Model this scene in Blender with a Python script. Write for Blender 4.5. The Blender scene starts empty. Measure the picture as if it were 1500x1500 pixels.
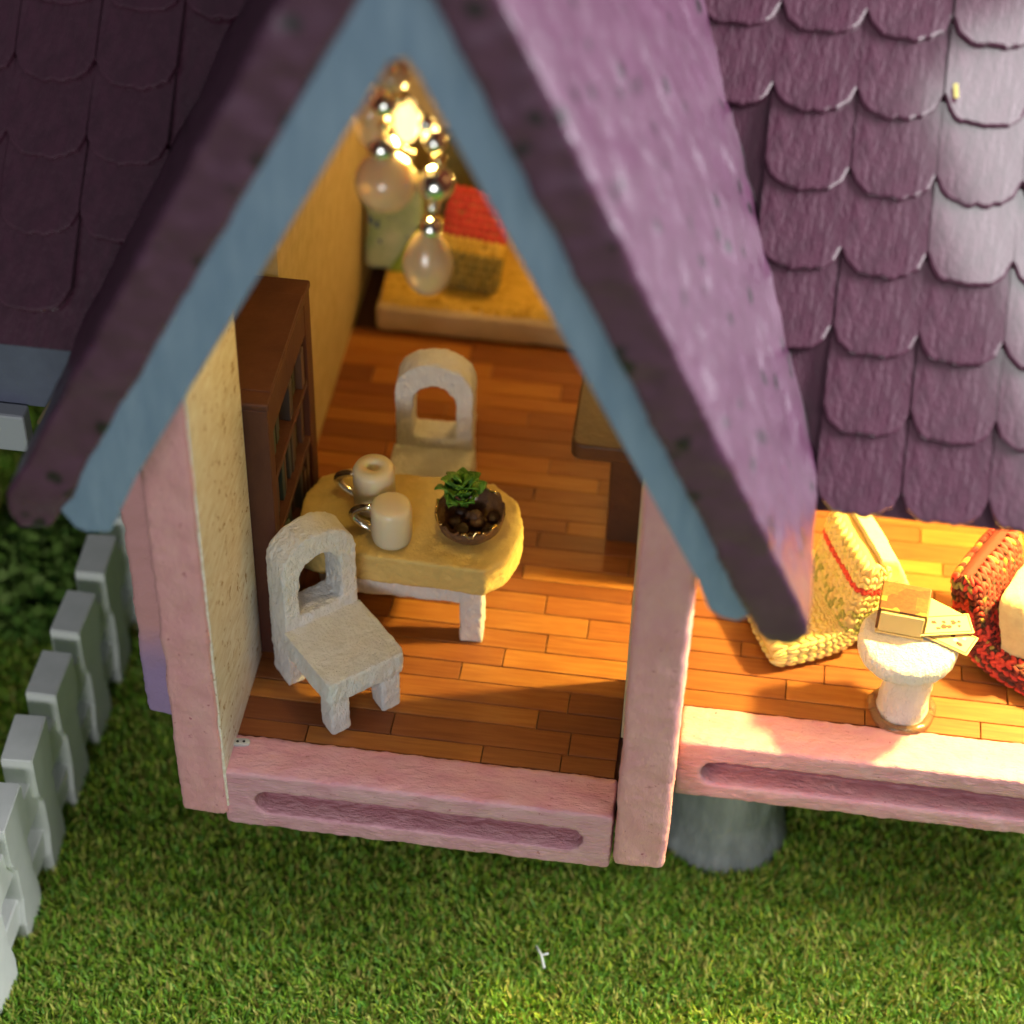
import bpy, bmesh, math, random
import numpy as np
from mathutils import Vector, Matrix, Euler, noise
from mathutils.geometry import tessellate_polygon
random.seed(4); rng = np.random.default_rng(4)
R = math.radians
sc = bpy.context.scene
COL = sc.collection
# ------------------------------------------------------------------ camera, world, lights, exposure  (1 unit = 1 cm of the miniature)
cd = bpy.data.cameras.new('camera'); cam = bpy.data.objects.new('camera', cd); COL.objects.link(cam)
cam.location = (6.33, -19.58, 23.81)
cam.rotation_euler = (R(46.81), R(-1.24), R(7.70))
cd.sensor_width = 36; cd.lens = 76.8; cd.clip_start = .1; cd.clip_end = 2000
cd.dof.use_dof = True; cd.dof.focus_distance = 30.6; cd.dof.aperture_fstop = .155
sc.camera = cam
w = bpy.data.worlds.new('World'); sc.world = w; w.use_nodes = True
w.node_tree.nodes['Background'].inputs[0].default_value = (.8, .9, 1, 1)
w.node_tree.nodes['Background'].inputs[1].default_value = .08
def area(name, loc, target, sx, sy, power, col):
    l = bpy.data.lights.new(name, 'AREA'); l.shape = 'RECTANGLE'; l.size = sx; l.size_y = sy; l.energy = power; l.color = col
    o = bpy.data.objects.new(name, l); COL.objects.link(o); o.location = loc
    o.rotation_euler = (Vector(target) - Vector(loc)).to_track_quat('-Z', 'Y').to_euler()
    return o
def point(name, loc, power, col, r):
    l = bpy.data.lights.new(name, 'POINT'); l.energy = power; l.color = col; l.shadow_soft_size = r
    o = bpy.data.objects.new(name, l); COL.objects.link(o); o.location = loc
    return o
area('window_light', (38, 5, 27), (7, 1, 6), 18, 18, 36000, (.95, .97, 1))
area('roof_window_light', (17.0, -8, 25), (9.9, 3, 7.7), 8.6, 15, 1900, (.97, 1, .98))
area('far_window_light', (0, -40, 15), (3, 0, 2), 16, 9, 5600, (.97, .98, 1))
point('room_lamp', (13.3, 4.4, 7.0), 14500, (1, .75, .20), .3)
point('chandelier_lamp', (2.72, 1.95, 9.55), 430, (1, .70, .20), .22)
point('bedside_lamp', (4.9, 10.4, 5.2), 420, (1, .60, .16), .2)
sc.view_settings.view_transform = 'Standard'; sc.view_settings.look = 'None'
sc.view_settings.exposure = 0.18; sc.view_settings.gamma = 1
sc.cycles.max_bounces = 8; sc.cycles.sample_clamp_indirect = 6; sc.cycles.use_denoising = True
# ------------------------------------------------------------------ materials
def mat(name, base, rough=.55, var=None, vscale=6, stretch=(1, 1, 1), bump=0., bscale=20, bstretch=None, coat=0, coatr=.1,
        metal=0, speck=None, sscale=14, samt=.62, trans=0, sss=0, pits=None, emit=None, estr=0, island=None, objrand=None, ior=1.45, bdist=.05):
    m = bpy.data.materials.new(name); m.use_nodes = True; nt = m.node_tree; N = nt.nodes; L = nt.links
    b = N['Principled BSDF']
    b.inputs['Roughness'].default_value = rough; b.inputs['Metallic'].default_value = metal
    b.inputs['Coat Weight'].default_value = coat; b.inputs['Coat Roughness'].default_value = coatr
    b.inputs['Transmission Weight'].default_value = trans; b.inputs['IOR'].default_value = ior
    if sss:
        b.inputs['Subsurface Weight'].default_value = sss; b.inputs['Subsurface Radius'].default_value = (.3, .2, .1); b.inputs['Subsurface Scale'].default_value = .5
    if emit:
        b.inputs['Emission Color'].default_value = (*emit, 1); b.inputs['Emission Strength'].default_value = estr
    tc = N.new('ShaderNodeTexCoord')
    def ntex(scale, st, det=4, rg=.6):
        mp = N.new('ShaderNodeMapping'); mp.inputs['Scale'].default_value = st; L.new(tc.outputs['Object'], mp.inputs[0])
        n = N.new('ShaderNodeTexNoise'); n.inputs['Scale'].default_value = scale; n.inputs['Detail'].default_value = det; n.inputs['Roughness'].default_value = rg
        L.new(mp.outputs[0], n.inputs[0]); return n
    def ramp(src, p0, p1):
        r = N.new('ShaderNodeMapRange'); r.inputs[1].default_value = p0; r.inputs[2].default_value = p1; L.new(src, r.inputs[0]); return r.outputs[0]
    def mix(fac, a, c):
        x = N.new('ShaderNodeMix'); x.data_type = 'RGBA'; L.new(fac, x.inputs[0])
        for i, v in ((6, a), (7, c)):
            if isinstance(v, tuple): x.inputs[i].default_value = (*v, 1)
            else: L.new(v, x.inputs[i])
        return x.outputs[2]
    col = base
    if objrand:
        oi = N.new('ShaderNodeObjectInfo'); cr = N.new('ShaderNodeValToRGB'); L.new(oi.outputs['Random'], cr.inputs[0])
        cr.color_ramp.elements[0].color = (*objrand[0], 1); cr.color_ramp.elements[1].color = (*objrand[-1], 1)
        for i, c in enumerate(objrand[1:-1]):
            e = cr.color_ramp.elements.new((i + 1) / (len(objrand) - 1)); e.color = (*c, 1)
        col = cr.outputs[0]
    if island:
        g = N.new('ShaderNodeNewGeometry'); cr = N.new('ShaderNodeValToRGB'); L.new(g.outputs['Random Per Island'], cr.inputs[0])
        cr.color_ramp.elements[0].color = (*island[0], 1); cr.color_ramp.elements[1].color = (*island[-1], 1)
        for i, c in enumerate(island[1:-1]):
            e = cr.color_ramp.elements.new((i + 1) / (len(island) - 1)); e.color = (*c, 1)
        col = cr.outputs[0]
    if var:
        if not isinstance(col, tuple):
            mm = N.new('ShaderNodeMix'); mm.data_type = 'RGBA'; mm.blend_type = 'MULTIPLY'
            L.new(ramp(ntex(vscale, stretch).outputs[0], .35, .65), mm.inputs[0]); L.new(col, mm.inputs[6]); mm.inputs[7].default_value = (*var, 1); col = mm.outputs[2]
        else:
            col = mix(ramp(ntex(vscale, stretch).outputs[0], .3, .7), col, var)
    if speck:
        col = mix(ramp(ntex(sscale, (1, 1, 1), 3, .7).outputs[0], samt, samt + .06), col, speck)
    if pits:
        vo = N.new('ShaderNodeTexVoronoi'); vo.inputs['Scale'].default_value = pits[0]; nd = N.new('ShaderNodeVectorMath'); nd.operation = 'MULTIPLY_ADD'
        nn = ntex(3, (1, 1, 1)); L.new(nn.outputs[1], nd.inputs[0]); nd.inputs[1].default_value = (.25, .25, .25); L.new(tc.outputs['Object'], nd.inputs[2]); L.new(nd.outputs[0], vo.inputs['Vector'])
        pf = ramp(vo.outputs['Distance'], pits[1], pits[1] + .10); col = mix(pf, pits[2], col)
    if isinstance(col, tuple): b.inputs['Base Color'].default_value = (*col, 1)
    else: L.new(col, b.inputs['Base Color'])
    if bump:
        n = ntex(bscale, bstretch or stretch, 5, .65)
        bp = N.new('ShaderNodeBump'); bp.inputs['Strength'].default_value = bump; bp.inputs['Distance'].default_value = bdist
        L.new(n.outputs[0], bp.inputs['Height']); L.new(bp.outputs[0], b.inputs['Normal'])
    return m
M = {}
M['pink'] = mat('pink_paint', (.66, .29, .32), .5, (.74, .38, .38), 3, (1, 1, .5), .7, 16, (1, 1, .45), speck=(.42, .13, .16), sscale=9, samt=.66)
M['pinksill'] = mat('pink_paint_sill', (.66, .30, .37), .42, (.74, .42, .46), 4, (.5, 1, 1), .9, 15, (.4, 1, 1.6), speck=(.45, .15, .18), sscale=10, samt=.66)
M['pinkpurple'] = mat('pink_to_lilac', (.60, .27, .31), .55, bump=.5, bscale=18)
M['slot'] = mat('pink_slot_shade', (.36, .13, .16), .6, (.46, .2, .22), 6, bump=.6, bscale=18)  # deeper pink of the slot, darkened further to hold the recess shade
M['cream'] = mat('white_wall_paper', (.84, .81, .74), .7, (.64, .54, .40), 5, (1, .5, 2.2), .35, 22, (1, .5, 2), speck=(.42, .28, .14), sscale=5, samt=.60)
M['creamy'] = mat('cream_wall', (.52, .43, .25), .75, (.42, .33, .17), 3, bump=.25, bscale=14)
M['chair'] = mat('white_wood_paint', (.90, .90, .89), .4, (.80, .79, .76), 5, (1, 1, .5), .9, 14, (1, 1, .5), speck=(.30, .22, .15), sscale=6, samt=.70, bdist=.13)
M['table'] = mat('ivory_wood_paint', (.68, .50, .17), .42, (.58, .42, .14), 5, bump=.6, bscale=16, speck=(.25, .2, .12), sscale=10, samt=.72)
M['blue'] = mat('blue_paint', (.16, .235, .335), .5, (.22, .30, .40), 4, (1.5, 1, .25), .6, 12, (2.5, 1, .35), speck=(.34, .36, .38), sscale=7, samt=.70)
M['plum'] = mat('plum_paint', (.068, .019, .046), .42, (.095, .030, .068), 3, bump=.14, bscale=7, coat=.5, coatr=.3, pits=(2.0, .15, (.014, .004, .010)))
M['tile'] = mat('plum_tile_paint', (.056, .008, .026), .6, (.085, .014, .040), 3, (2.2, 1, .5), .8, 2.2, (2.4, .9, .9), coat=.9, coatr=.11, bdist=.075)
M['plank'] = mat('floor_wood', (.4, .15, .03), .55, (.78, .62, .5), 5, (.22, 3, 1), .12, 20, (.2, 3, 1), objrand=[(.17, .050, .013), (.30, .105, .020), (.24, .075, .016), (.40, .165, .030), (.33, .12, .022), (.20, .056, .014), (.36, .14, .026)], coat=.1, coatr=.35)
M['gap'] = mat('floor_joint', (.05, .018, .008), .8)
M['bookwood'] = mat('brown_card', (.10, .032, .018), .6, (.07, .02, .012), 3, (1, 1, .4), .2, 15)
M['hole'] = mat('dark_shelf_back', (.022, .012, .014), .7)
M['book'] = mat('book_spines', (.1, .1, .1), .7, objrand=[(.045, .10, .08), (.10, .04, .03), (.03, .06, .07), (.14, .06, .04)])
M['oldwood'] = mat('brown_stained_wood', (.065, .028, .012), .5, (.05, .02, .01), 5, bump=.3, bscale=14)
M['bedwood'] = mat('beige_board', (.55, .42, .24), .55, (.46, .34, .18), 4, (.4, 1, 1), .4, 14, (.3, 1, 1))
M['felt'] = mat('cream_felt', (.78, .66, .34), .9, (.7, .55, .28), 8, bump=.4, bscale=25)
M['yknit'] = mat('yellow_yarn', (.62, .40, .06), .9, island=[(.5, .30, .03), (.72, .48, .08), (.62, .40, .06)])
M['cknit'] = mat('cream_yarn', (.7, .6, .38), .9, island=[(.62, .46, .16), (.76, .62, .26), (.60, .52, .16)])
M['oknit'] = mat('olive_yarn', (.2, .16, .05), .9, island=[(.20, .15, .03), (.30, .23, .06), (.14, .12, .04)])
M['rknit'] = mat('red_yarn', (.5, .04, .03), .85, island=[(.42, .03, .025), (.6, .06, .045), (.5, .05, .03)])
M['dknit'] = mat('dark_red_yarn', (.1, .02, .02), .85, island=[(.09, .018, .012), (.16, .02, .018), (.04, .03, .018)])
M['floral'] = mat('pale_floral_cloth', (.42, .47, .36), .9, (.20, .32, .16), 2.2, speck=(.05, .10, .22), sscale=3.5, samt=.60)
M['green'] = mat('green_cloth', (.18, .28, .03), .9, (.25, .36, .05), 4)
M['chrome'] = mat('silver_metal', (.88, .86, .80), .14, metal=1)
M['goldm'] = mat('gold_metal', (.75, .55, .25), .2, metal=1)
M['pearl'] = mat('frosted_bead', (.84, .64, .38), .22, sss=.6, trans=.5, coat=.6, coatr=.06)
M['mug'] = mat('frosted_mug', (.80, .72, .54), .35, sss=.6, trans=.2, coat=.25, coatr=.25)
M['bulb'] = mat('lit_bulb', (1, .8, .4), .3, emit=(1, .68, .22), estr=2.2)
M['leaf'] = mat('green_leaf', (.08, .22, .03), .5, (.16, .34, .05), 4, objrand=[(.09, .24, .02), (.24, .46, .06), (.15, .36, .04)], bump=.3, bscale=15)
M['bark'] = mat('dry_bark', (.16, .075, .03), .6, (.08, .03, .015), 6, bump=1, bscale=12, coat=.3)
M['nut'] = mat('dark_seed', (.03, .012, .008), .4, bump=.5, bscale=12)
M['glue'] = mat('amber_glue', (.72, .48, .28), .12, trans=.8, ior=1.4)
M['paper'] = mat('ivory_paper', (.66, .52, .22), .7)
M['fence'] = mat('white_plastic', (.90, .91, .88), .4, (.82, .84, .80), 3, bump=.1, bscale=8)
M['grass'] = mat('grass_blades', (.1, .2, .03), .65, island=[(.10, .27, .02), (.25, .46, .03), (.17, .39, .03), (.48, .58, .05), (.14, .38, .06), (.62, .64, .13), (.32, .25, .06), (.21, .42, .03)])
M['soil'] = mat('grass_backing', (.05, .12, .015), .9, (.09, .18, .02), 3)
M['moss'] = mat('moss', (.1, .2, .04), .8, island=[(.06, .16, .02), (.13, .24, .03), (.2, .3, .07)])
M['bluegrey'] = mat('blue_grey_paint', (.14, .155, .22), .5, (.12, .13, .19), 3, bump=.2, bscale=12)
M['trim'] = mat('pale_grey_trim', (.42, .43, .47), .4)
M['straw'] = mat('straw_strip', (.4, .27, .09), .6)
M['stone'] = mat('grey_stone', (.20, .22, .22), .45, (.36, .38, .38), 1.2, (3, 3, .4), .6, 8, coat=.2)
M['greypl'] = mat('grey_plastic', (.45, .47, .47), .4)
M['black'] = mat('black_print', (.015, .013, .013), .5)
# lilac lower end of the outside board blended in by height
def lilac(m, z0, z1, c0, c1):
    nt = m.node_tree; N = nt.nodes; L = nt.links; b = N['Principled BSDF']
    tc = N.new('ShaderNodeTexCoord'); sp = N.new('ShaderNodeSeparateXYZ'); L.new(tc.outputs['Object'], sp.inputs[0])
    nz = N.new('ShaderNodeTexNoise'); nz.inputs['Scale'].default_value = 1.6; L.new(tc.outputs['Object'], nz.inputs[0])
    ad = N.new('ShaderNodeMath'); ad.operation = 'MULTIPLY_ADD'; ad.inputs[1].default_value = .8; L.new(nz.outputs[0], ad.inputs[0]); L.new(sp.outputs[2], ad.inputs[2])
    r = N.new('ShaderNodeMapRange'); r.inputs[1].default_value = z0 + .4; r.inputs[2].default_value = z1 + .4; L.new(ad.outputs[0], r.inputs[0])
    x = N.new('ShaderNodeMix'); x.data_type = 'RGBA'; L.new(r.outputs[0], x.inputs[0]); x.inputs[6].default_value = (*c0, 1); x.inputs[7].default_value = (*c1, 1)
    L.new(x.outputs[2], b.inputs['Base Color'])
M['tile'].node_tree.nodes['Principled BSDF'].inputs['Coat IOR'].default_value = 1.78
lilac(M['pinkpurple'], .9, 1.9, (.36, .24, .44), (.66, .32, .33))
# ------------------------------------------------------------------ helpers
def empty(name, label, cat, loc=(0, 0, 0), rz=0, group=None):
    o = bpy.data.objects.new(name, None); COL.objects.link(o); o.location = loc; o.rotation_euler = (0, 0, rz)
    o.empty_display_size = .3
    o['label'] = label; o['category'] = cat
    if group: o['group'] = group
    return o
def link(name, me, material, parent=None, smooth=False):
    o = bpy.data.objects.new(name, me); COL.objects.link(o)
    if parent is not None: o.parent = parent
    if material is not None and not me.materials: me.materials.append(material)
    if smooth: me.shade_smooth()
    return o
def carve(o, voxel=.05, amp=.02, size=.5, fine=.016, fsize=.10):
    """round the corners and give hand-painted wobble"""
    r = o.modifiers.new('remesh', 'REMESH'); r.mode = 'VOXEL'; r.voxel_size = voxel; r.use_smooth_shade = True
    s = o.modifiers.new('smooth', 'SMOOTH'); s.factor = .5; s.iterations = 2
    t = bpy.data.textures.new('wobble', 'CLOUDS'); t.noise_scale = size
    d = o.modifiers.new('wobble', 'DISPLACE'); d.texture = t; d.strength = amp * 2; d.mid_level = .5; d.texture_coords = 'LOCAL'
    if fine and amp:
        t2 = bpy.data.textures.new('paint', 'CLOUDS'); t2.noise_scale = fsize; t2.noise_depth = 3
        d = o.modifiers.new('paint', 'DISPLACE'); d.texture = t2; d.strength = fine * 2; d.mid_level = .5; d.texture_coords = 'LOCAL'
    return o
def bm_box(bm, x0, x1, y0, y1, z0, z1):
    v = [bm.verts.new((x, y, z)) for x in (x0, x1) for y in (y0, y1) for z in (z0, z1)]
    for f in ((0, 1, 3, 2), (4, 6, 7, 5), (0, 4, 5, 1), (2, 3, 7, 6), (0, 2, 6, 4), (1, 5, 7, 3)): bm.faces.new([v[i] for i in f])
    return v
def box(name, x0, x1, y0, y1, z0, z1, m, parent=None, bev=.04, seg=2):
    bm = bmesh.new(); bm_box(bm, x0, x1, y0, y1, z0, z1)
    if bev: bmesh.ops.bevel(bm, geom=bm.edges[:], offset=bev, segments=seg, profile=.5, affect='EDGES')
    me = bpy.data.meshes.new(name); bm.to_mesh(me); bm.free()
    o = link(name, me, m, parent)
    return o
def plate_bm(bm, outer, holes, a, b, to3):
    """prism between w=a and w=b of a polygon with holes; to3(u,v,w)->xyz"""
    loops = [outer] + holes
    flat = [p for l in loops for p in l]
    tris = tessellate_polygon([[Vector((p[0], p[1], 0)) for p in l] for l in loops])
    va = [bm.verts.new(to3(u, v, a)) for u, v in flat]; vb = [bm.verts.new(to3(u, v, b)) for u, v in flat]
    for t in tris:
        try: bm.faces.new([va[i] for i in t]); bm.faces.new([vb[i] for i in reversed(t)])
        except ValueError: pass
    k = 0
    for l in loops:
        n = len(l)
        for i in range(n):
            j = (i + 1) % n; bm.faces.new((va[k + i], vb[k + i], vb[k + j], va[k + j]))
        k += n
def plate(name, outer, holes, a, b, to3, m, parent=None, bev=0):
    bm = bmesh.new(); plate_bm(bm, outer, holes, a, b, to3)
    bmesh.ops.recalc_face_normals(bm, faces=bm.faces[:])
    if bev:
        es = [e for e in bm.edges if len(e.link_faces) == 2 and e.calc_face_angle() > .6]
        bmesh.ops.bevel(bm, geom=es, offset=bev, segments=2, profile=.5, affect='EDGES')
    me = bpy.data.meshes.new(name); bm.to_mesh(me); bm.free(); return link(name, me, m, parent)
XZ = lambda u, v, w: (u, w, v)
XY = lambda u, v, w: (u, v, w)
YZ = lambda u, v, w: (w, u, v)
def rrect(x0, x1, y0, y1, r, n=6):
    out = []
    for cx, cy, a0 in ((x1 - r, y0 + r, -90), (x1 - r, y1 - r, 0), (x0 + r, y1 - r, 90), (x0 + r, y0 + r, 180)):
        for i in range(n + 1):
            a = R(a0 + 90 * i / n); out.append((cx + r * math.cos(a), cy + r * math.sin(a)))
    return out
def lathe(name, prof, m, parent=None, loc=(0, 0, 0), n=28, smooth=True):
    vs, fs = [], []
    for r, z in prof:
        for i in range(n): a = 2 * math.pi * i / n; vs.append((loc[0] + r * math.cos(a), loc[1] + r * math.sin(a), loc[2] + z))
    for k in range(len(prof) - 1):
        for i in range(n): j = (i + 1) % n; fs.append((k * n + i, k * n + j, (k + 1) * n + j, (k + 1) * n + i))
    if prof[0][0] > 1e-4: fs.append(tuple(range(n - 1, -1, -1)))
    if prof[-1][0] > 1e-4: fs.append(tuple((len(prof) - 1) * n + i for i in range(n)))
    me = bpy.data.meshes.new(name); me.from_pydata(vs, [], fs)
    bm = bmesh.new(); bm.from_mesh(me); bmesh.ops.remove_doubles(bm, verts=bm.verts[:], dist=1e-5); bmesh.ops.recalc_face_normals(bm, faces=bm.faces[:]); bm.to_mesh(me); bm.free()
    return link(name, me, m, parent, smooth)
def tube(name, pts, r, m, parent=None, n=10):
    pts = [Vector(p) for p in pts]; vs, fs = [], []
    up = Vector((.3, .2, 1)).normalized()
    for i, p in enumerate(pts):
        t = (pts[min(i + 1, len(pts) - 1)] - pts[max(i - 1, 0)]).normalized()
        a = t.cross(up).normalized(); b = t.cross(a)
        for k in range(n):
            q = 2 * math.pi * k / n; vs.append(p + (a * math.cos(q) + b * math.sin(q)) * r)
    for i in range(len(pts) - 1):
        for k in range(n): j = (k + 1) % n; fs.append((i * n + k, i * n + j, (i + 1) * n + j, (i + 1) * n + k))
    fs.append(tuple(range(n))[::-1]); fs.append(tuple((len(pts) - 1) * n + k for k in range(n)))
    me = bpy.data.meshes.new(name); me.from_pydata([tuple(v) for v in vs], [], fs); return link(name, me, m, parent, True)
def ball(name, loc, rx, rz, m, parent=None, seg=24, drop=0):
    prof = []
    for i in range(17):
        a = -math.pi / 2 + math.pi * i / 16; r = rx * math.cos(a); z = rz * math.sin(a)
        if drop and z > 0: r *= 1 - drop * (z / rz)
        prof.append((max(r, 0), z))
    return lathe(name, prof, m, parent, loc, seg)
# knitted slab: every stitch a pair of slanted yarn loops over a body
EU, EV = 6, 5
def ellip():
    v = []
    for i in range(EV):
        a = -math.pi / 2 + math.pi * i / (EV - 1)
        for k in range(EU): q = 2 * math.pi * k / EU; v.append((math.cos(a) * math.cos(q), math.sin(a), math.cos(a) * math.sin(q)))
    f = [(i * EU + k, i * EU + (k + 1) % EU, (i + 1) * EU + (k + 1) % EU, (i + 1) * EU + k) for i in range(EV - 1) for k in range(EU)]
    return np.array(v), np.array(f)
EVS, EFS = ellip()
def knit(name, surf, nt, na, colfn, mats, parent, closed=True):
    V, F, MI, lu = [], [], [], []; k = 0
    for i in range(nt):
        for j in range(na):
            t = (i + .5) / nt; a = (j + .5) / na; e = 4e-3
            p = surf(t, a); du = (surf(t + e, a) - surf(t - e, a)) / (2 * e) / nt; dv = (surf(t, a + e) - surf(t, a - e)) / (2 * e) / na
            lu.append(np.linalg.norm(du)); m_ = np.median(lu); du *= min(1, 1.35 * m_ / (lu[-1] + 1e-9)); n = np.cross(du, dv); n /= np.linalg.norm(n) + 1e-9
            s = math.sqrt(np.linalg.norm(du) * np.linalg.norm(dv)); jit = rng.normal(0, .06, 2)
            if np.linalg.norm(dv) < 1e-6: continue
            for sg in (-1, 1):
                ax = du * .62 + dv * (.26 * sg + jit[0]); rt = dv * .30 - du * (.10 * sg)
                c = p + dv * .25 * sg + du * jit[1]
                P = c + EVS[:, 1:2] * ax + EVS[:, 0:1] * rt + EVS[:, 2:3] * n * s * .34
                V.append(P); F.append(EFS + k * len(EVS)); k += 1; MI += [colfn(t, a)] * len(EFS)
    V = np.concatenate(V); F = np.concatenate(F)
    me = bpy.data.meshes.new(name); me.from_pydata(V.tolist(), [], F.tolist())
    for m in mats: me.materials.append(m)
    me.polygons.foreach_set('material_index', MI); o = link(name, me, None, parent, True); o['kind'] = 'stuff'; return o
def slab_surf(center, half_w, half_t, sq=.35):
    """center(t)->(s,z) centreline; cross-section a superellipse of half width half_w (along y) and half thickness half_t"""
    qs = np.linspace(0, 2 * math.pi, 1441)
    EY = np.sign(np.cos(qs)) * np.abs(np.cos(qs)) ** sq * half_w; ET = np.sign(np.sin(qs)) * np.abs(np.sin(qs)) ** sq * half_t
    S = np.concatenate([[0], np.cumsum(np.hypot(np.diff(EY), np.diff(ET)))]); S /= S[-1]
    def f(t, a):
        tt = min(max(t, 0), 1); e = 1e-3
        c = np.array(center(tt)); d = np.array(center(min(tt + e, 1))) - np.array(center(max(tt - e, 0))); d /= np.linalg.norm(d) + 1e-12
        n = np.array((-d[1], d[0])); cy = float(np.interp(a % 1, S, EY)); ct = float(np.interp(a % 1, S, ET))
        end = min(1, math.sqrt(max(0, 1 - (abs(2 * tt - 1)) ** 16)) + .06)
        p = c + n * ct * end
        if t != tt: p = p + d * (t - tt) * 4
        return np.array((p[0], cy * (.93 + .07 * end), p[1]))
    return f
def slab_body(name, surf, m, parent, shrink=.97, nt=28, na=36):
    vs, fs = [], []
    for i in range(nt + 1):
        for j in range(na): vs.append(tuple(surf(i / nt, j / na)))
    for i in range(nt):
        for j in range(na): q = (j + 1) % na; fs.append((i * na + j, i * na + q, (i + 1) * na + q, (i + 1) * na + j))
    fs.append(tuple(range(na))[::-1]); fs.append(tuple(nt * na + j for j in range(na)))
    me = bpy.data.meshes.new(name); me.from_pydata(vs, [], fs)
    bm = bmesh.new(); bm.from_mesh(me); bmesh.ops.recalc_face_normals(bm, faces=bm.faces[:]); bm.to_mesh(me); bm.free()
    return link(name, me, m, parent, True)
def copy_tree(o, parent=None):
    c = o.copy(); COL.objects.link(c); c.parent = parent
    for ch in list(o.children): copy_tree(ch, c)
    return c
# ------------------------------------------------------------------ the setting: lawn
GZ = -4.0
bm = bmesh.new(); vs = [bm.verts.new(p) for p in ((-60, -30, GZ), (60, -30, GZ), (60, 80, GZ), (-60, 80, GZ))]; bm.faces.new(vs)
me = bpy.data.meshes.new('ground'); bm.to_mesh(me); bm.free(); g = link('ground', me, M['soil']); g['kind'] = 'structure'
def blades(n, x0, x1, y0, y1, h, wd):
    x = rng.uniform(x0, x1, n); y = rng.uniform(y0, y1, n); a = rng.uniform(0, 2 * np.pi, n); L_ = h * rng.uniform(.55, 1.3, n)
    cl = np.sin(x * 2.3 + np.sin(y * 1.7)) * np.cos(y * 2.1 + x * .6); L_ *= 1 + .22 * cl
    th = rng.uniform(.15, 1.05, n); b = a + rng.normal(0, .5, n) + (rng.random(n) < .5) * np.pi / 2
    w_ = wd * rng.uniform(.6, 1.3, n)
    wx, wy = np.cos(b) * w_, np.sin(b) * w_; lx, ly = np.cos(a) * np.sin(th) * L_, np.sin(a) * np.sin(th) * L_; lz = np.cos(th) * L_
    z = np.full(n, GZ)
    V = np.stack([np.stack([x - wx, y - wy, z], 1), np.stack([x + wx, y + wy, z], 1),
                  np.stack([x + wx * .8 + lx * .45, y + wy * .8 + ly * .45, z + lz * .6], 1), np.stack([x - wx * .8 + lx * .45, y - wy * .8 + ly * .45, z + lz * .6], 1),
                  np.stack([x + lx, y + ly, z + lz], 1)], 1).reshape(-1, 3)
    return V
V1 = blades(190000, -6, 14, -4.5, 5.5, .23, .024); V2 = blades(60000, -16, 16, 5.5, 22, .4, .045)
V = np.concatenate([V1, V2]); nb = len(V) // 5
me = bpy.data.meshes.new('grass'); me.vertices.add(len(V)); me.vertices.foreach_set('co', V.ravel())
base = np.arange(nb) * 5
loops = np.stack([base, base + 1, base + 2, base + 3, base + 3, base + 2, base + 4], 1).ravel()
me.loops.add(len(loops)); me.loops.foreach_set('vertex_index', loops)
me.polygons.add(nb * 2); me.polygons.foreach_set('loop_start', np.stack([np.arange(nb) * 7, np.arange(nb) * 7 + 4], 1).ravel())
me.update(calc_edges=True); me.validate()
gr = link('grass', me, M['grass']); gr['kind'] = 'stuff'
# ------------------------------------------------------------------ the dollhouse
H = empty('dollhouse', 'pink dollhouse with blue gable trim and scalloped plum roof, front open', 'dollhouse')
# floors with single boards
def planks(floor, x0, x1, y0, y1, seed):
    rr = random.Random(seed); y = y0
    while y < y1 - .02:
        wd = min(.37 * rr.uniform(.8, 1.15), y1 - y); x = x0 - rr.uniform(0, 1.5)
        while x < x1:
            ln = rr.uniform(1.1, 3.4); a, b = max(x, x0), min(x + ln, x1)
            if b - a > .05: box('plank', a + .008, b - .008, y + .008, y + wd - .008, -.06, rr.uniform(0, .008), M['plank'], floor, .006, 1)
            x += ln
        y += wd
fl = box('floor', -.35, 5.69, .41, 12.9, -.9, -.062, M['gap'], H, 0)
planks(fl, .02, 5.61, .41, 9.9, 3)
fr = box('floor', 6.42, 15.0, 1.95, 10.0, -.9, -.062, M['gap'], H, 0)
planks(fr, 6.43, 14.98, 1.95, 9.9, 8)
fl['label'] = 'dining room floor'; fr['label'] = 'sitting room floor'
# sills with a long routed slot
def sill(x0, x1, yf, yb, zb, sx0, sx1, sz0, sz1):
    bm = bmesh.new()
    plate_bm(bm, [(x0, zb), (x1, zb), (x1, .03), (x0, .03)], [rrect(sx0, sx1, sz0, sz1, (sz1 - sz0) / 2 - .001)], yf, yf + .50, XZ)
    bm_box(bm, x0 + .001, x1 - .001, yf + .44, yb, zb + .001, .029)
    bmesh.ops.recalc_face_normals(bm, faces=bm.faces[:])
    me = bpy.data.meshes.new('sill'); bm.to_mesh(me); bm.free(); o = link('sill', me, M['pinksill'], H); carve(o, .035, .02, .35)
    box('slot_shade_plate', sx0 - .02, sx1 + .02, yf + .40, yf + .46, sz0 - .02, sz1 + .02, M['slot'], H, 0)  # added plate, carries the shade inside the slot as darker pink
    return o
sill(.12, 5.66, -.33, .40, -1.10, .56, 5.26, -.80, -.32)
sill(6.46, 15.0, 1.20, 1.94, -1.14, 6.82, 14.5, -.84, -.34)
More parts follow.
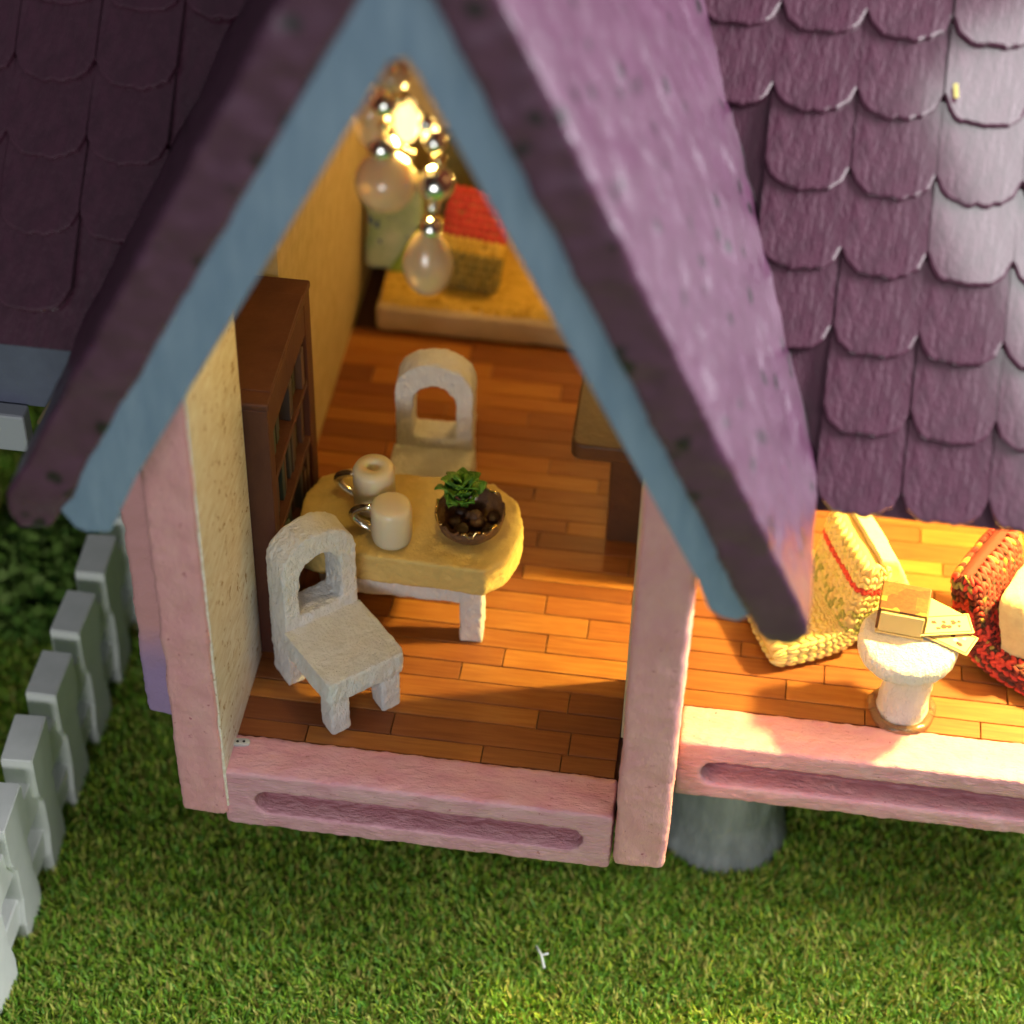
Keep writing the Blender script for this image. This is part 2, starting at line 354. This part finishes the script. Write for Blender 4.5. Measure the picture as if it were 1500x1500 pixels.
# left wall: pink front edge, white inner face; recess behind the bookcase
carve(box('wall', -.50, .16, -.42, -.02, -.84, 7.6, M['pink'], H, .05), .05, .03, .5)
box('wall', -.48, .14, -.015, 2.0, -.8, 7.6, M['cream'], H, .01, 1)['label'] = 'white plastered wall face'
box('inner_skin', .142, .185, -.35, 2.0, -.7, 7.55, M['cream'], H, .008, 1)
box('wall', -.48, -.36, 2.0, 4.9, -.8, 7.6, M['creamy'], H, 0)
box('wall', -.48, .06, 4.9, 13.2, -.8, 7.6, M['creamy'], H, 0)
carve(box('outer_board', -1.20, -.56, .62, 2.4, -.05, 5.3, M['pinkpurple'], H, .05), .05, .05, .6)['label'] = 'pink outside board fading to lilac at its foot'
# back wall and headboard zone
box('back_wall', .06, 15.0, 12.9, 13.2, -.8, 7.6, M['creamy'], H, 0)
# partition: post in front, doorway, rear part
carve(box('post', 5.70, 6.44, -.40, 1.2, -.92, 7.6, M['pink'], H, .06), .05, .03, .5)
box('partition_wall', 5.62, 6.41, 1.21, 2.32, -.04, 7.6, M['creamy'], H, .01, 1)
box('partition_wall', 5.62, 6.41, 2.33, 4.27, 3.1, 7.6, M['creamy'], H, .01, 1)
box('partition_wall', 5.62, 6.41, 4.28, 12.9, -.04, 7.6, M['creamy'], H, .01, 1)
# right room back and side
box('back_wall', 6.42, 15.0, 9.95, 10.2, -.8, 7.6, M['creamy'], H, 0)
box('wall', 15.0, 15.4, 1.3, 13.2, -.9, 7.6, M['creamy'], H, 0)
# blue-grey upper wall left of the bay with pale trim and a straw strip
box('upper_wall', -7.0, -1.9, 2.3, 2.8, 4.15, 6.9, M['bluegrey'], H, .03)
box('wall_trim', -7.0, -2.9, 2.0, 2.29, 3.55, 4.2, M['trim'], H, .04)
tube('straw_edge', [(-1.98, 1.9, 5.45), (-2.42, 2.0, 4.6), (-2.72, 2.1, 4.05)], .035, M['straw'], H)
# gable fascia board (blue)
fo = [(-1.12, 6.09), (-.95, 5.80), (-.82, 5.74), (-.52, 5.78), (-.11, 6.73), (2.95, 12.55), (3.10, 12.62), (3.22, 12.45), (6.43, 6.07), (6.60, 5.62), (6.75, 5.50), (6.95, 5.46), (7.11, 5.58), (3.07, 13.97)]
plate('fascia', fo, [], -1.60, -1.30, XZ, M['blue'], H, .03)
# gable roof slabs (plum): prism along y
def slab(x0, z0, x1, z1, off, name, tipr):
    d = Vector((x1 - x0, z1 - z0)).normalized(); n = Vector((-d[1], d[0])) * (1 if x0 < x1 else -1)
    if n.y < 0: n = -n
    a = Vector((x0, z0)); b = Vector((x1, z1)); 
    pts = [a, a + n * off * .0 - d * .12 + n * off * .12, a - d * .28 + n * off * .5, a - d * .1 + n * off * .9, a + d * .1 + n * off, b + n * off, b]
    bm = bmesh.new(); plate_bm(bm, [tuple(p) for p in pts], [], -1.68, 9.5, XZ); bmesh.ops.recalc_face_normals(bm, faces=bm.faces[:])
    me = bpy.data.meshes.new(name); bm.to_mesh(me); bm.free(); o = link(name, me, M['plum'], H); carve(o, .07, .05, .7, .016, .3); return o
slab(7.22, 5.32, 3.02, 14.05, .66, 'gable_roof', 0)
slab(-1.18, 5.85, 3.10, 14.05, .66, 'gable_roof', 0)
# main roof plane  z = 5.1 + 1.068 (y - .5)
k_ = 1.068; pit = math.atan(k_); cp, sp_ = math.cos(pit), math.sin(pit)
def roofpt(x, z, h=0): y = .5 + (z - 5.1) / k_; return (x, y - sp_ * h, z + cp * h)
def roof_deck(pts):
    bm = bmesh.new(); va = [bm.verts.new(roofpt(x, z, -.02)) for x, z in pts]; vb = [bm.verts.new(roofpt(x, z, -.32)) for x, z in pts]
    bm.faces.new(va); bm.faces.new(vb[::-1]); n = len(pts)
    for i in range(n): j = (i + 1) % n; bm.faces.new((va[i], vb[i], vb[j], va[j]))
    bmesh.ops.recalc_face_normals(bm, faces=bm.faces[:]); me = bpy.data.meshes.new('main_roof'); bm.to_mesh(me); bm.free(); return link('main_roof', me, M['tile'], H)
vR = lambda z: 8.0 - (z - 5.1) / 2.03      # valley lines
vL = lambda z: -2.19 + (z - 5.1) / 1.9
deckR = roof_deck([(vR(5.28) - .3, 5.28), (16, 5.28), (16, 14.55), (vR(14.55) - .3, 14.55)])
deckL = roof_deck([(-8.5, 6.02), (vL(6.02) + .3, 6.02), (vL(14.55) + .3, 14.55), (-8.5, 14.55)])
bm = bmesh.new(); vv = [bm.verts.new(p) for p in ((-8.5, 9.35, 14.55), (16, 9.35, 14.55), (16, 16, 7.4), (-8.5, 16, 7.4), (-8.5, 9.35, 14.2), (16, 9.35, 14.2), (16, 15.8, 7.2), (-8.5, 15.8, 7.2))]
for f in ((0, 1, 2, 3), (7, 6, 5, 4), (0, 4, 5, 1), (3, 2, 6, 7), (0, 3, 7, 4), (1, 5, 6, 2)): bm.faces.new([vv[i] for i in f])
bmesh.ops.recalc_face_normals(bm, faces=bm.faces[:]); me = bpy.data.meshes.new('rear_roof'); bm.to_mesh(me); bm.free(); link('rear_roof', me, M['tile'], H)
PW, EX = 1.05, .985
def tile_mesh(seed):
    rr = random.Random(seed); n = 14; out = []
    for i in range(n + 1):
        u = -1 + 2 * i / n; v = -.25 * (1 - abs(u) ** 3.2) + (.07 if i in (0, n) else 0) + rr.uniform(-.022, .022)
        out.append((u * (PW / 2 - .003), v))
    out += [(PW / 2 - .003, EX * 1.02), (-PW / 2 + .003, EX * 1.02)]
    bm = bmesh.new(); plate_bm(bm, out, [], 0, .13, XY); bmesh.ops.recalc_face_normals(bm, faces=bm.faces[:])
    es = [e for e in bm.edges if len(e.link_faces) == 2 and e.calc_face_angle() > .5 and max(v.co.y for v in e.verts) < .1 and min(v.co.z for v in e.verts) > .05]
    bmesh.ops.bevel(bm, geom=es, offset=.035, segments=2, profile=.6, affect='EDGES')
    me = bpy.data.meshes.new('roof_tile'); bm.to_mesh(me); bm.free(); me.materials.append(M['tile']); return me
TM = [tile_mesh(s) for s in range(6)]
def tiles(deck, xs, z0, rows, keep):
    for r in range(rows):
        z = z0 + r * EX * sp_
        for x in xs:
            if not keep(x, z): continue
            o = bpy.data.objects.new('roof_tile', random.choice(TM)); COL.objects.link(o); o.parent = deck
            o.location = roofpt(x + random.uniform(-.015, .015), z, .03 + random.uniform(0, .015))
            o.rotation_euler = Euler((pit - .085 + random.uniform(-.012, .012), random.uniform(-.012, .012), random.uniform(-.012, .012)))
tiles(deckR, [5.15 + PW * i for i in range(10)], 5.45, 9, lambda x, z: x > vR(z) - .05)
tiles(deckL, [-.3 - PW * i for i in range(8)], 6.52, 9, lambda x, z: x < vL(z) - .15)
# small grey metal clip on the sill corner
cl = empty('metal_clip', 'tiny grey clip with two dark dots on the left corner of the pink sill', 'clip', (.27, .22, .03), R(8))
carve(plate('plate', rrect(-.14, .14, -.06, .06, .055), [], 0, .05, XY, M['greypl'], cl), .015, 0)
for dx in (-.04, .05): ball('dot', (dx, -.005, .05), .022, .012, M['black'], cl, 10)
# ------------------------------------------------------------------ bookcase in the recess
bc = empty('bookcase', 'brown bookcase with dark slanting shelves of books against the left wall', 'bookcase', (.1, 3.4, 0))
bw = M['bookwood']
bx0, bx1, by0, by1, bt = -.44, .42, -1.36, 1.42, 4.85
box('side_panel', bx0, bx1, by0, by0 + .26, 0, bt - .12, bw, bc, .015); box('side_panel', bx0, bx1, by1 - .36, by1, 0, bt - .12, bw, bc, .015)
box('top', bx0, bx1 + .02, by0 - .01, by1 + .02, bt - .118, bt, bw, bc, .03)
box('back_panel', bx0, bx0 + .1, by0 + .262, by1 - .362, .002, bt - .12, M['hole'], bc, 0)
shz = [.0, 1.05, 2.1, 3.2, 4.15]
for i, z in enumerate(shz):
    hh = .45 if i == 0 else (.72 if i == 4 else .12)
    box('shelf', bx0 + .1, bx1 - .01, by0 + .262, by1 - .362, z, z + hh, bw, bc, .01)
rb = random.Random(5)
for i in range(4):
    z0 = shz[i] + (.45 if i == 0 else .12); z1 = shz[i + 1]; y = by0 + .30
    while y < by1 - .5:
        t = rb.uniform(.1, .2); hh = min((z1 - z0) * rb.uniform(.65, .93), z1 - z0 - .03)
        if rb.random() < .82: box('book', bx0 + .12, bx1 - rb.uniform(.02, .2), y, y + t - .012, z0 + .002, z0 + hh, M['book'], bc, .01, 1)
        y += t
# ------------------------------------------------------------------ white carved chairs
def arch(wd, zb, zs, zt, n=12):
    pts = [(-wd, zb), (wd, zb)]
    for i in range(n + 1): a = math.pi * i / n; pts.append((wd * math.cos(a), zs + (zt - zs) * math.sin(a)))
    return pts
def make_chair(label, loc, rz):
    t = empty('chair', label, 'chair', loc, rz, 'white carved chairs at the table')
    # local: front towards -y
    out = [(-.6, 0), (-.34, 0), (-.34, .62), (.34, .62), (.34, 0), (.6, 0)] + [(.6 * math.cos(math.pi * i / 14), 2.24 + .52 * math.sin(math.pi * i / 14)) for i in range(15)]
    hole = [(-.34, 1.30), (.34, 1.30)] + [(.34 * math.cos(math.pi * i / 10), 1.98 + .38 * math.sin(math.pi * i / 10)) for i in range(11)]
    carve(plate('backrest', out, [hole], 1.22, 1.70, XZ, M['chair'], t), .035, .022, .3)
    carve(plate('seat', rrect(-.63, .63, -.02, 1.30, .07), [], .70, 1.12, XY, M['chair'], t), .035, .022, .3)
    for sg in (-1, 1): carve(box('leg', min(sg * .58, sg * .26), max(sg * .58, sg * .26), .03, .36, 0, .74, M['chair'], t, .03), .03, .015, .3)
    return t
make_chair('white wooden chair in front, its seat turned to the lower right', (1.99, .92, .01), R(42))
make_chair('white wooden chair behind the ivory table, facing the opening', (2.20, 4.48, .01), R(1))
# ------------------------------------------------------------------ table
tb = empty('table', 'ivory painted wooden table with rounded end between the two white chairs', 'table', (2.2, 3.5, 0))
tp = [(-1.6, -.74), (-1.2, -.84), (1.22, -.92), (1.48, -.66), (1.62, -.30), (1.66, .1), (1.5, .62), (1.1, .96), (.8, 1.0), (-1.1, .96), (-1.5, .75), (-1.66, .3)]
carve(plate('tabletop', tp, [], 1.13, 1.65, XY, M['table'], tb), .032, .02, .4)
carve(box('apron', -1.25, .86, -.76, .74, .74, 1.20, M['chair'], tb, .03), .035, .03, .3)
for sx in (-1.25, .84):
    for sy in (-.80, .48): carve(box('leg', sx, sx + .35, sy, sy + .3, .01, 1.2, M['chair'], tb, .03), .03, .03, .3)
# mugs
def mug(label, x, y, ang, hollow, h):
    t = empty('mug', label, 'mug', (x, y, 1.655), 0, 'frosted mugs on the table')
    if hollow: prof = [(.22, 0), (.29, .05), (.31, .2), (.31, h - .08), (.27, h), (.11, h + .01), (.09, h - .03), (.08, .1), (0, .1)]
    else: prof = [(.22, 0), (.28, .05), (.30, .14), (.30, h - .12), (.28, h - .03), (.23, h), (0, h + .01)]
    lathe('body', prof, M['mug'], t)
    p = [Vector((math.cos(ang) * (.27 + .33 * math.sin(math.pi * i / 14) ** .7), math.sin(ang) * (.27 + .33 * math.sin(math.pi * i / 14) ** .7), max(.12, .12 + .46 * i / 14))) for i in range(15)]
    tube('handle', p, .06, M['chrome'], t, 12)
mug('frosted cream mug with silver handle at the back of the table', 1.62, 3.66, R(165), True, .82)
mug('frosted pinkish mug with silver handle near the table front', 1.99, 3.02, R(172), False, .72)
# bowl with plant
bo = empty('bowl', 'dry bark bowl with gilt rim and dark seeds on the table', 'bowl', (3.10, 3.40, 1.655))
bo.rotation_euler = (R(4), R(-2), 0)
lathe('shell', [(.22, 0), (.36, .06), (.47, .20), (.52, .40), (.49, .41), (.44, .22), (.32, .12), (0, .10)], M['bark'], bo, n=32)
for i in range(10):
    a = 2 * math.pi * i / 10 + .2
    bmx = [(.50 * math.cos(a + d), .50 * math.sin(a + d), .40 + .05 * math.sin(3 * d * 5 + i) + random.uniform(-.02, .05)) for d in np.linspace(0, .55, 6)]
    tube('rim', bmx, .020, M['goldm'] if i % 3 else M['bark'], bo, 6)
for i in range(9):
    a = i * 2.4; r = .1 + .25 * (i % 3) / 2; ball('seed', (r * math.cos(a), r * math.sin(a), .2 + .03 * (i % 2)), random.uniform(.07, .12), random.uniform(.05, .09), M['nut'] if i % 3 else M['bark'], bo, 12)
pl = empty('plant', 'small bright green leafy sprig lying in the bark bowl', 'plant', (2.93, 3.60, 1.97))
def leaf(p, az, tilt, s):
    n = 6; vs, fs = [], []
    for i in range(n + 1):
        t = i / n; wv = s * .42 * math.sin(math.pi * min(t * .97 + .03, 1)) ** .8; z = s * .28 * math.sin(t * 2.6)
        for q in (-1, 0, 1): vs.append((t * s, q * wv, z + abs(q) * .12 * s))
    for i in range(n):
        for q in (0, 1): b = i * 3 + q; fs.append((b, b + 3, b + 4, b + 1))
    me = bpy.data.meshes.new('leaf'); me.from_pydata(vs, [], fs); o = link('leaf', me, M['leaf'], pl, True)
    o.location = p; o.rotation_euler = Euler((random.uniform(-.4, .4), -tilt, az)); so = o.modifiers.new('thick', 'SOLIDIFY'); so.thickness = .018
for i in range(34):
    a = i * 2.39996; r = .03 + .17 * (i / 34); leaf((r * math.cos(a), r * math.sin(a), .04 + .28 * (1 - i / 34) + random.uniform(0, .06)), a + random.uniform(-.4, .4), random.uniform(.15, 1.2), random.uniform(.20, .33))
for i in range(3): tube('stem', [(0, 0, -.06), (.02 * i, .03, .1), (.06 * i - .05, .05, .25)], .02, M['leaf'], pl, 6)
# ------------------------------------------------------------------ side cabinet by the partition
cb = empty('side_table', 'dark brown table with rounded top half hidden behind the gable trim', 'side table', (5.2, 6.0, 0))
plate('top', rrect(-.82, .38, -1.15, .75, .18), [], 1.95, 2.25, XY, M['oldwood'], cb, .04)
box('body', -.22, .36, -.8, .6, 0, 1.948, M['oldwood'], cb, .04)
# ------------------------------------------------------------------ bed
bd = empty('bed', 'bed with beige front board under a yellow knitted blanket at the back wall', 'bed', (2.7, 11.2, 0))
carve(box('frame', -2.22, 2.6, -1.4, 1.6, .02, .58, M['bedwood'], bd, .08), .05, .02, .5)
def blanket(t, a):
    x = -2.15 + 4.6 * t; y = -1.32 + 2.6 * a; return np.array((x, y, .66 + .05 * math.sin(x * 3.1 + a * 4) + .09 * noise.noise(Vector((x * .9, y * 1.1, 0))) - .30 * max(0, .04 - a) * 10))
def sheet(name, surf, m, parent, nt=30, na=30, dz=-.03):
    vs = [tuple(surf(i / nt, j / na) + np.array((0, 0, dz))) for i in range(nt + 1) for j in range(na + 1)]
    fs = [(i * (na + 1) + j, (i + 1) * (na + 1) + j, (i + 1) * (na + 1) + j + 1, i * (na + 1) + j + 1) for i in range(nt) for j in range(na)]
    me = bpy.data.meshes.new(name); me.from_pydata(vs, [], fs); o = link(name, me, m, parent, True); s = o.modifiers.new('t', 'SOLIDIFY'); s.thickness = .05; return o
bl = empty('blanket', 'mustard yellow knitted blanket spread on the bed', 'blanket', (2.7, 11.2, 0))
sheet('wool', blanket, M['yknit'], bl); knit('stitches', blanket, 44, 24, lambda t, a: 0, [M['yknit']], bl)
# striped knitted pillow: red over olive
pw = empty('knitted_pillow', 'knitted pillow with a red top and olive bands on the yellow blanket', 'pillow', (2.05, 10.75, .72), R(-8))
cfun = lambda t: (.50 + .0 * t + .35 * t ** 2 - .5, .05 + 1.15 * t)
def cfun(t): return (-.45 + .95 * t ** 1.5, .05 + 1.30 * t)
s1 = slab_surf(lambda t: (lambda c: (c[0], c[1]))(cfun(t)), .52, .24)
def s1r(t, a):
    p = s1(t, a); return np.array((p[1], p[0] * 1.0 + .1, p[2]))
slab_body('cushion', s1r, M['oknit'], pw); knit('stitches', s1r, 13, 22, lambda t, a: 0 if t > .50 else (2 if .40 < t <= .50 else 1), [M['rknit'], M['oknit'], M['yknit']], pw)
fp = empty('floral_pillow', 'pale blue and green floral pillow upright in the corner of the bed', 'pillow', (.62, 10.75, .70), R(0))
carve(plate('pillow', rrect(-.46, .50, 0, 1.75, .12), [], -.14, .22, XZ, M['floral'], fp), .05, .04, .5).rotation_euler = (R(-14), 0, 0)
carve(plate('green_corner', [(-.05, 0), (.52, 0), (.53, 1.0)], [], -.17, -.10, XZ, M['green'], fp), .03, .01).rotation_euler = (R(-14), 0, 0)
hb = box('headboard', 1.2, 5.5, 12.5, 12.85, 0.3, 2.35, M['oknit'], None, .05)
hb.data.materials[0] = mat('dark_olive_cloth', (.09, .085, .03), .8, (.14, .12, .04), 4)
hb['label'] = 'dark olive headboard standing against the back wall behind the bed'; hb['category'] = 'headboard'
# ------------------------------------------------------------------ chandelier
ch = empty('chandelier', 'hanging light of silver beads and frosted drops under the gable peak', 'chandelier', (2.6, 1.2, 11.3))
cx, cy, cz = 2.6, 1.2, 11.3
def cpnt(x, y, z): return (x - cx, y - cy, z - cz)
tube('wire', [cpnt(2.44, 1.2, 10.6), (-.08, 0, 0), (-.04, 0, 1.9)], .03, M['goldm'], ch, 6)
ball('cap', cpnt(2.45, 1.2, 10.66), .22, .17, M['pearl'], ch)
def strand(pts, name='silver_bead'):
    for (x, z, r, m) in pts: ball(name, cpnt(x, 1.2, z), r, r * .95, m, ch, 20)
strand([(2.37, 10.28, .17, M['chrome']), (2.36, 9.98, .08, M['goldm']), (2.33, 9.68, .18, M['chrome']), (2.34, 9.46, .08, M['chrome'])])
ball('frosted_drop', cpnt(2.36, 1.2, 9.22), .36, .37, M['pearl'], ch, 32)
ball('frosted_drop', cpnt(2.18, 1.35, 9.92), .20, .36, M['pearl'], ch)
ball('bulb', cpnt(2.60, 1.3, 10.02), .15, .30, M['bulb'], ch)
strand([(2.57, 9.66, .06, M['goldm']), (2.66, 9.62, .05, M['goldm']), (2.56, 10.36, .07, M['goldm'])])
strand([(2.84, 10.06, .10, M['chrome']), (2.94, 9.83, .14, M['chrome']), (2.98, 9.58, .09, M['goldm']), (2.95, 9.25, .22, M['chrome']), (2.91, 8.93, .085, M['chrome']), (2.89, 8.62, .14, M['chrome'])])
ball('frosted_drop', cpnt(2.85, 1.2, 8.13), .31, .47, M['pearl'], ch, 32, drop=.28)
tube('wire', [cpnt(2.37, 1.2, 10.5), cpnt(2.36, 1.2, 9.9), cpnt(2.34, 1.2, 9.5)], .018, M['goldm'], ch, 6)
tube('wire', [cpnt(2.5, 1.2, 10.6), cpnt(2.84, 1.2, 10.1), cpnt(2.95, 1.2, 9.8), cpnt(2.95, 1.2, 9.3), cpnt(2.88, 1.2, 8.5)], .018, M['goldm'], ch, 6)
# ------------------------------------------------------------------ right room: floor seats
def floor_seat(label, loc, rz, cen, hw, ht, nt, na, colfn, mats, body, felt):
    t = empty('floor_seat', label, 'floor seat', loc, rz)
    s = slab_surf(cen, hw, ht); slab_body('cushion', s, body, t); knit('stitches', s, nt, na, colfn, mats, t)
    if felt: felt(t)
    return t
def bez(P, t):
    a = [np.array(p, float) for p in P]; return tuple((1 - t) ** 3 * a[0] + 3 * (1 - t) ** 2 * t * a[1] + 3 * (1 - t) * t * t * a[2] + t ** 3 * a[3])
def cenA(t):
    return bez([(0, .27), (.8, .27), (1.15, .25), (1.3, .62)], t / .55) if t < .55 else bez([(1.3, .62), (1.4, 1.0), (1.45, 1.3), (1.50, 1.75)], (t - .55) / .45)
def feltA(t):
    carve(plate('felt_backing', [(1.55, .0), (2.55, .0), (2.5, .25), (1.82, 1.78), (1.55, 1.85)], [], -.62, .62, XZ, M['felt'], t), .05, .02)
floor_seat('cream knitted floor seat with one red stripe near the top of its back', (7.42, 3.42, .02), R(24), cenA, .70, .24, 21, 27,
           lambda t, a: 1 if .80 < t < .88 else (2 if .48 < t < .66 and rng.random() < .55 else 0), [M['cknit'], M['rknit'], mat('moss_yarn', (.3, .3, .08), .9)], M['cknit'], feltA)
def pickB(t, a):
    r = rng.random()
    return 1 if (r < .42) else (0 if r < .9 else 2)
def cenB(t):
    return bez([(2.9, .27), (1.9, .27), (1.2, .25), (.95, .60)], t / .6) if t < .6 else bez([(.95, .60), (.8, .95), (.72, 1.3), (.62, 1.75)], (t - .6) / .4)
floor_seat('dark red and black knitted floor seat behind the round table', (10.05, 4.35, .02), R(-28), cenB, .72, .25, 26, 27,
           pickB, [M['dknit'], M['rknit'], M['oknit']], M['dknit'], None)
cc = empty('cream_cushion', 'cream cloth cushion leaning on the dark red floor seat', 'cushion', (11.45, 3.55, .50), R(-28))
o = carve(plate('cloth', rrect(-.55, .55, 0, 1.15, .18), [], -.22, .22, YZ, M['felt'], cc), .05, .04, .5); o.rotation_euler = (0, R(-14), 0)
# ------------------------------------------------------------------ round table with things on it
rt = empty('round_table', 'small round white pedestal table at the front of the right room', 'table', (9.62, 2.32, 0))
carve(lathe('tabletop', [(.50, 0), (.66, .05), (.71, .16), (.71, .30), (.66, .37)], M['chair'], rt, (-.10, .02, 1.14), smooth=False), .035, .02, .3)
carve(lathe('column', [(.38, 0), (.36, .2), (.36, 1.18)], M['chair'], rt, (0, 0, .01), smooth=False), .035, .03, .25)
tr = [(.43 * math.cos(a) * (1 + .06 * math.sin(5 * a)), .43 * math.sin(a), .05) for a in np.linspace(0, 2 * math.pi, 30)]
tube('glue_ring', tr, .07, M['glue'], rt, 8)
TZ = 1.515
# printed gift box / book
bk = empty('printed_book', 'thick little book with a brown patchwork cover on the round table', 'book', (9.40, 2.62, TZ), R(-6))
mcov = mat('brown_print_cover', (.30, .11, .04), .5)
nt = mcov.node_tree; N = nt.nodes; L = nt.links; tc = N.new('ShaderNodeTexCoord'); mp = N.new('ShaderNodeMapping'); mp.inputs['Scale'].default_value = (3.2, 3.0, 0); L.new(tc.outputs['Object'], mp.inputs[0])
vo = N.new('ShaderNodeTexVoronoi'); vo.distance = 'CHEBYCHEV'; vo.inputs['Scale'].default_value = 1.0; L.new(mp.outputs[0], vo.inputs[0])
cr = N.new('ShaderNodeValToRGB'); cr.color_ramp.interpolation = 'CONSTANT'; cr.color_ramp.elements[0].color = (.17, .055, .02, 1); cr.color_ramp.elements[1].position = .62; cr.color_ramp.elements[1].color = (.42, .24, .05, 1)
e = cr.color_ramp.elements.new(.35); e.color = (.26, .10, .03, 1); L.new(vo.outputs['Color'], cr.inputs[0])
nz = N.new('ShaderNodeTexNoise'); nz.inputs['Scale'].default_value = 18; L.new(tc.outputs['Object'], nz.inputs[0])
mx = N.new('ShaderNodeMix'); mx.data_type = 'RGBA'; mx.blend_type = 'MULTIPLY'; mx.inputs[0].default_value = .8; L.new(cr.outputs[0], mx.inputs[6]); L.new(nz.outputs[0], mx.inputs[7]); L.new(mx.outputs[2], N['Principled BSDF'].inputs['Base Color'])
box('page_block', -.31, .31, -.28, .30, .035, .40, M['paper'], bk, .02)
box('cover', -.34, .34, -.24, .34, .402, .44, mcov, bk, .015); box('cover', -.34, .34, -.30, .34, 0, .033, M['paper'], bk, .012)
box('spine', .312, .35, -.24, .34, .035, .40, mcov, bk, .01)
box('spine', -.35, -.312, -.24, .34, .035, .40, mcov, bk, .01)
def card(label, loc, rz, w_, d_, tilt, marks):
    t = empty('card', label, 'card', loc, rz, 'paper cards on the round table'); t.rotation_euler = (R(tilt), 0, rz)
    box('paper', -w_ / 2, w_ / 2, -d_ / 2, d_ / 2, 0, .03, M['paper'], t, .008, 1)
    if marks:
        bwn = M['bookwood']
        for y in (-d_ / 2 + .03, d_ / 2 - .03): box('border', -w_ / 2 + .03, w_ / 2 - .03, y - .006, y + .006, .031, .034, bwn, t, 0)
        for x in (-w_ / 2 + .03, w_ / 2 - .03): box('border', x - .006, x + .006, -d_ / 2 + .038, d_ / 2 - .038, .031, .034, bwn, t, 0)
        rr = random.Random(marks)
        for i in range(9):
            x = -.12 + rr.uniform(-.04, .04) + .045 * i; y = rr.uniform(-.07, .07); s = rr.uniform(.02, .05)
            plate('print_mark', [(x + s * math.cos(a) * rr.uniform(.6, 1.3), y + s * math.sin(a) * rr.uniform(.5, 1.1)) for a in np.linspace(0, 5.6, 8)], [], .0305, .033 + i * .0004, XY, [bwn, M['oldwood'], M['greypl']][i % 3] if marks > 1 else [bwn, M['oldwood']][i % 2], t)
card('lower yellow card with brown print, overhanging the round table edge', (10.08, 2.42, TZ + .01), R(-26), .72, .40, 2, 7)
card('upper yellow card with brown print, lying across the other card', (10.0, 2.56, TZ + .09), R(13), .78, .36, 4, 1)
card('plain yellow paper slip behind the printed cards', (9.98, 2.86, TZ + .01), R(-30), .62, .34, 0, 0)
# ------------------------------------------------------------------ outside: fence, stone, scrap, moss
fe = empty('picket_fence', 'white picket fence with flat tops standing on the grass left of the house', 'fence', (-3.27, 1.05, GZ))
pkm = None
for i in range(9):
    y = 5.12 - 1.33 * i
    if pkm is None:
        bm = bmesh.new(); plate_bm(bm, [(-.36, 0), (.36, 0), (.40, .5), (.30, 1.0), (.30, 1.7), (.46, 2.0), (.46, 2.82), (-.46, 2.82), (-.46, 2.0), (-.30, 1.7), (-.30, 1.0), (-.40, .5)], [], -.24, .24, YZ)
        bmesh.ops.recalc_face_normals(bm, faces=bm.faces[:]); bmesh.ops.bevel(bm, geom=bm.edges[:], offset=.02, segments=2, affect='EDGES'); pkm = bpy.data.meshes.new('picket'); bm.to_mesh(pkm); bm.free(); pkm.materials.append(M['fence'])
    o = bpy.data.objects.new('picket', pkm); COL.objects.link(o); o.parent = fe; o.location = (0, y, 0); o.rotation_euler = (0, 0, random.uniform(-.06, .06))
for z, hz in ((.5, .5), (1.55, .75)): box('rail', -.20, .17, -7.0, 5.2, z, z + hz, M['fence'], fe, .03)
st = empty('stone_post', 'dark grey rounded post on the grass under the pink sills', 'post', (7.3, 3.0, GZ))
carve(lathe('shaft', [(1.05, 0), (1.0, .3), (.86, .8), (.80, 3.0)], M['stone'], st, smooth=False), .07, .08, .7)
0 and tube('base_ring', [(1.13 * math.cos(a), 1.13 * math.sin(a), .1) for a in np.linspace(0, 2 * math.pi, 36)], .06, M['greypl'], st, 8)
sp = empty('plastic_scrap', 'tiny pale forked scrap lying on the grass below the house', 'scrap', (4.77, -.15, GZ + .34))
tube('sliver', [(-.12, .16, .02), (-.02, 0, .04), (.05, -.2, 0)], .022, M['fence'], sp, 6); tube('sliver', [(-.01, 0, .04), (.08, .05, .03)], .016, M['fence'], sp, 6)
fk = box('paint_fleck', -.03, .03, -.09, .09, 0, .02, M['yknit'], None, .005)
fk.data.materials[0] = mat('yellow_fleck', (.55, .45, .12), .6); fk.location = roofpt(8.95, 9.15, .26); fk.rotation_euler = (pit - .085, 0, .2)
fk['label'] = 'tiny yellow fleck lying on the right roof tiles near the top'; fk['category'] = 'fleck'
# moss bush beyond the fence
def clump(name, label, loc, r, n, m):
    V, F = [], []; k = 0
    for i in range(n):
        d = rng.normal(size=3); d /= np.linalg.norm(d); d[2] = abs(d[2]); c = d * r * rng.uniform(.55, 1.05) * np.array((1, 1, .8))
        s = r * .09; a = rng.normal(size=3); a /= np.linalg.norm(a); b = np.cross(a, rng.normal(size=3)); b /= np.linalg.norm(b)
        V += [c - a * s, c + b * s, c + a * s, c - b * s]; F.append((k, k + 1, k + 2, k + 3)); k += 4
    me = bpy.data.meshes.new('foliage'); me.from_pydata([tuple(v) for v in V], [], F)
    t = empty(name, label, 'bush', loc); o = link('foliage', me, m, t); o['kind'] = 'stuff'; tube('stem', [(0, 0, 0), (0, 0, r * .6)], .12, M['oldwood'], t, 8); return t
clump('bush', 'blurred green moss bush beyond the fence, under the left roof tip', (-5.0, 6.6, GZ), 1.5, 2600, M['moss'])
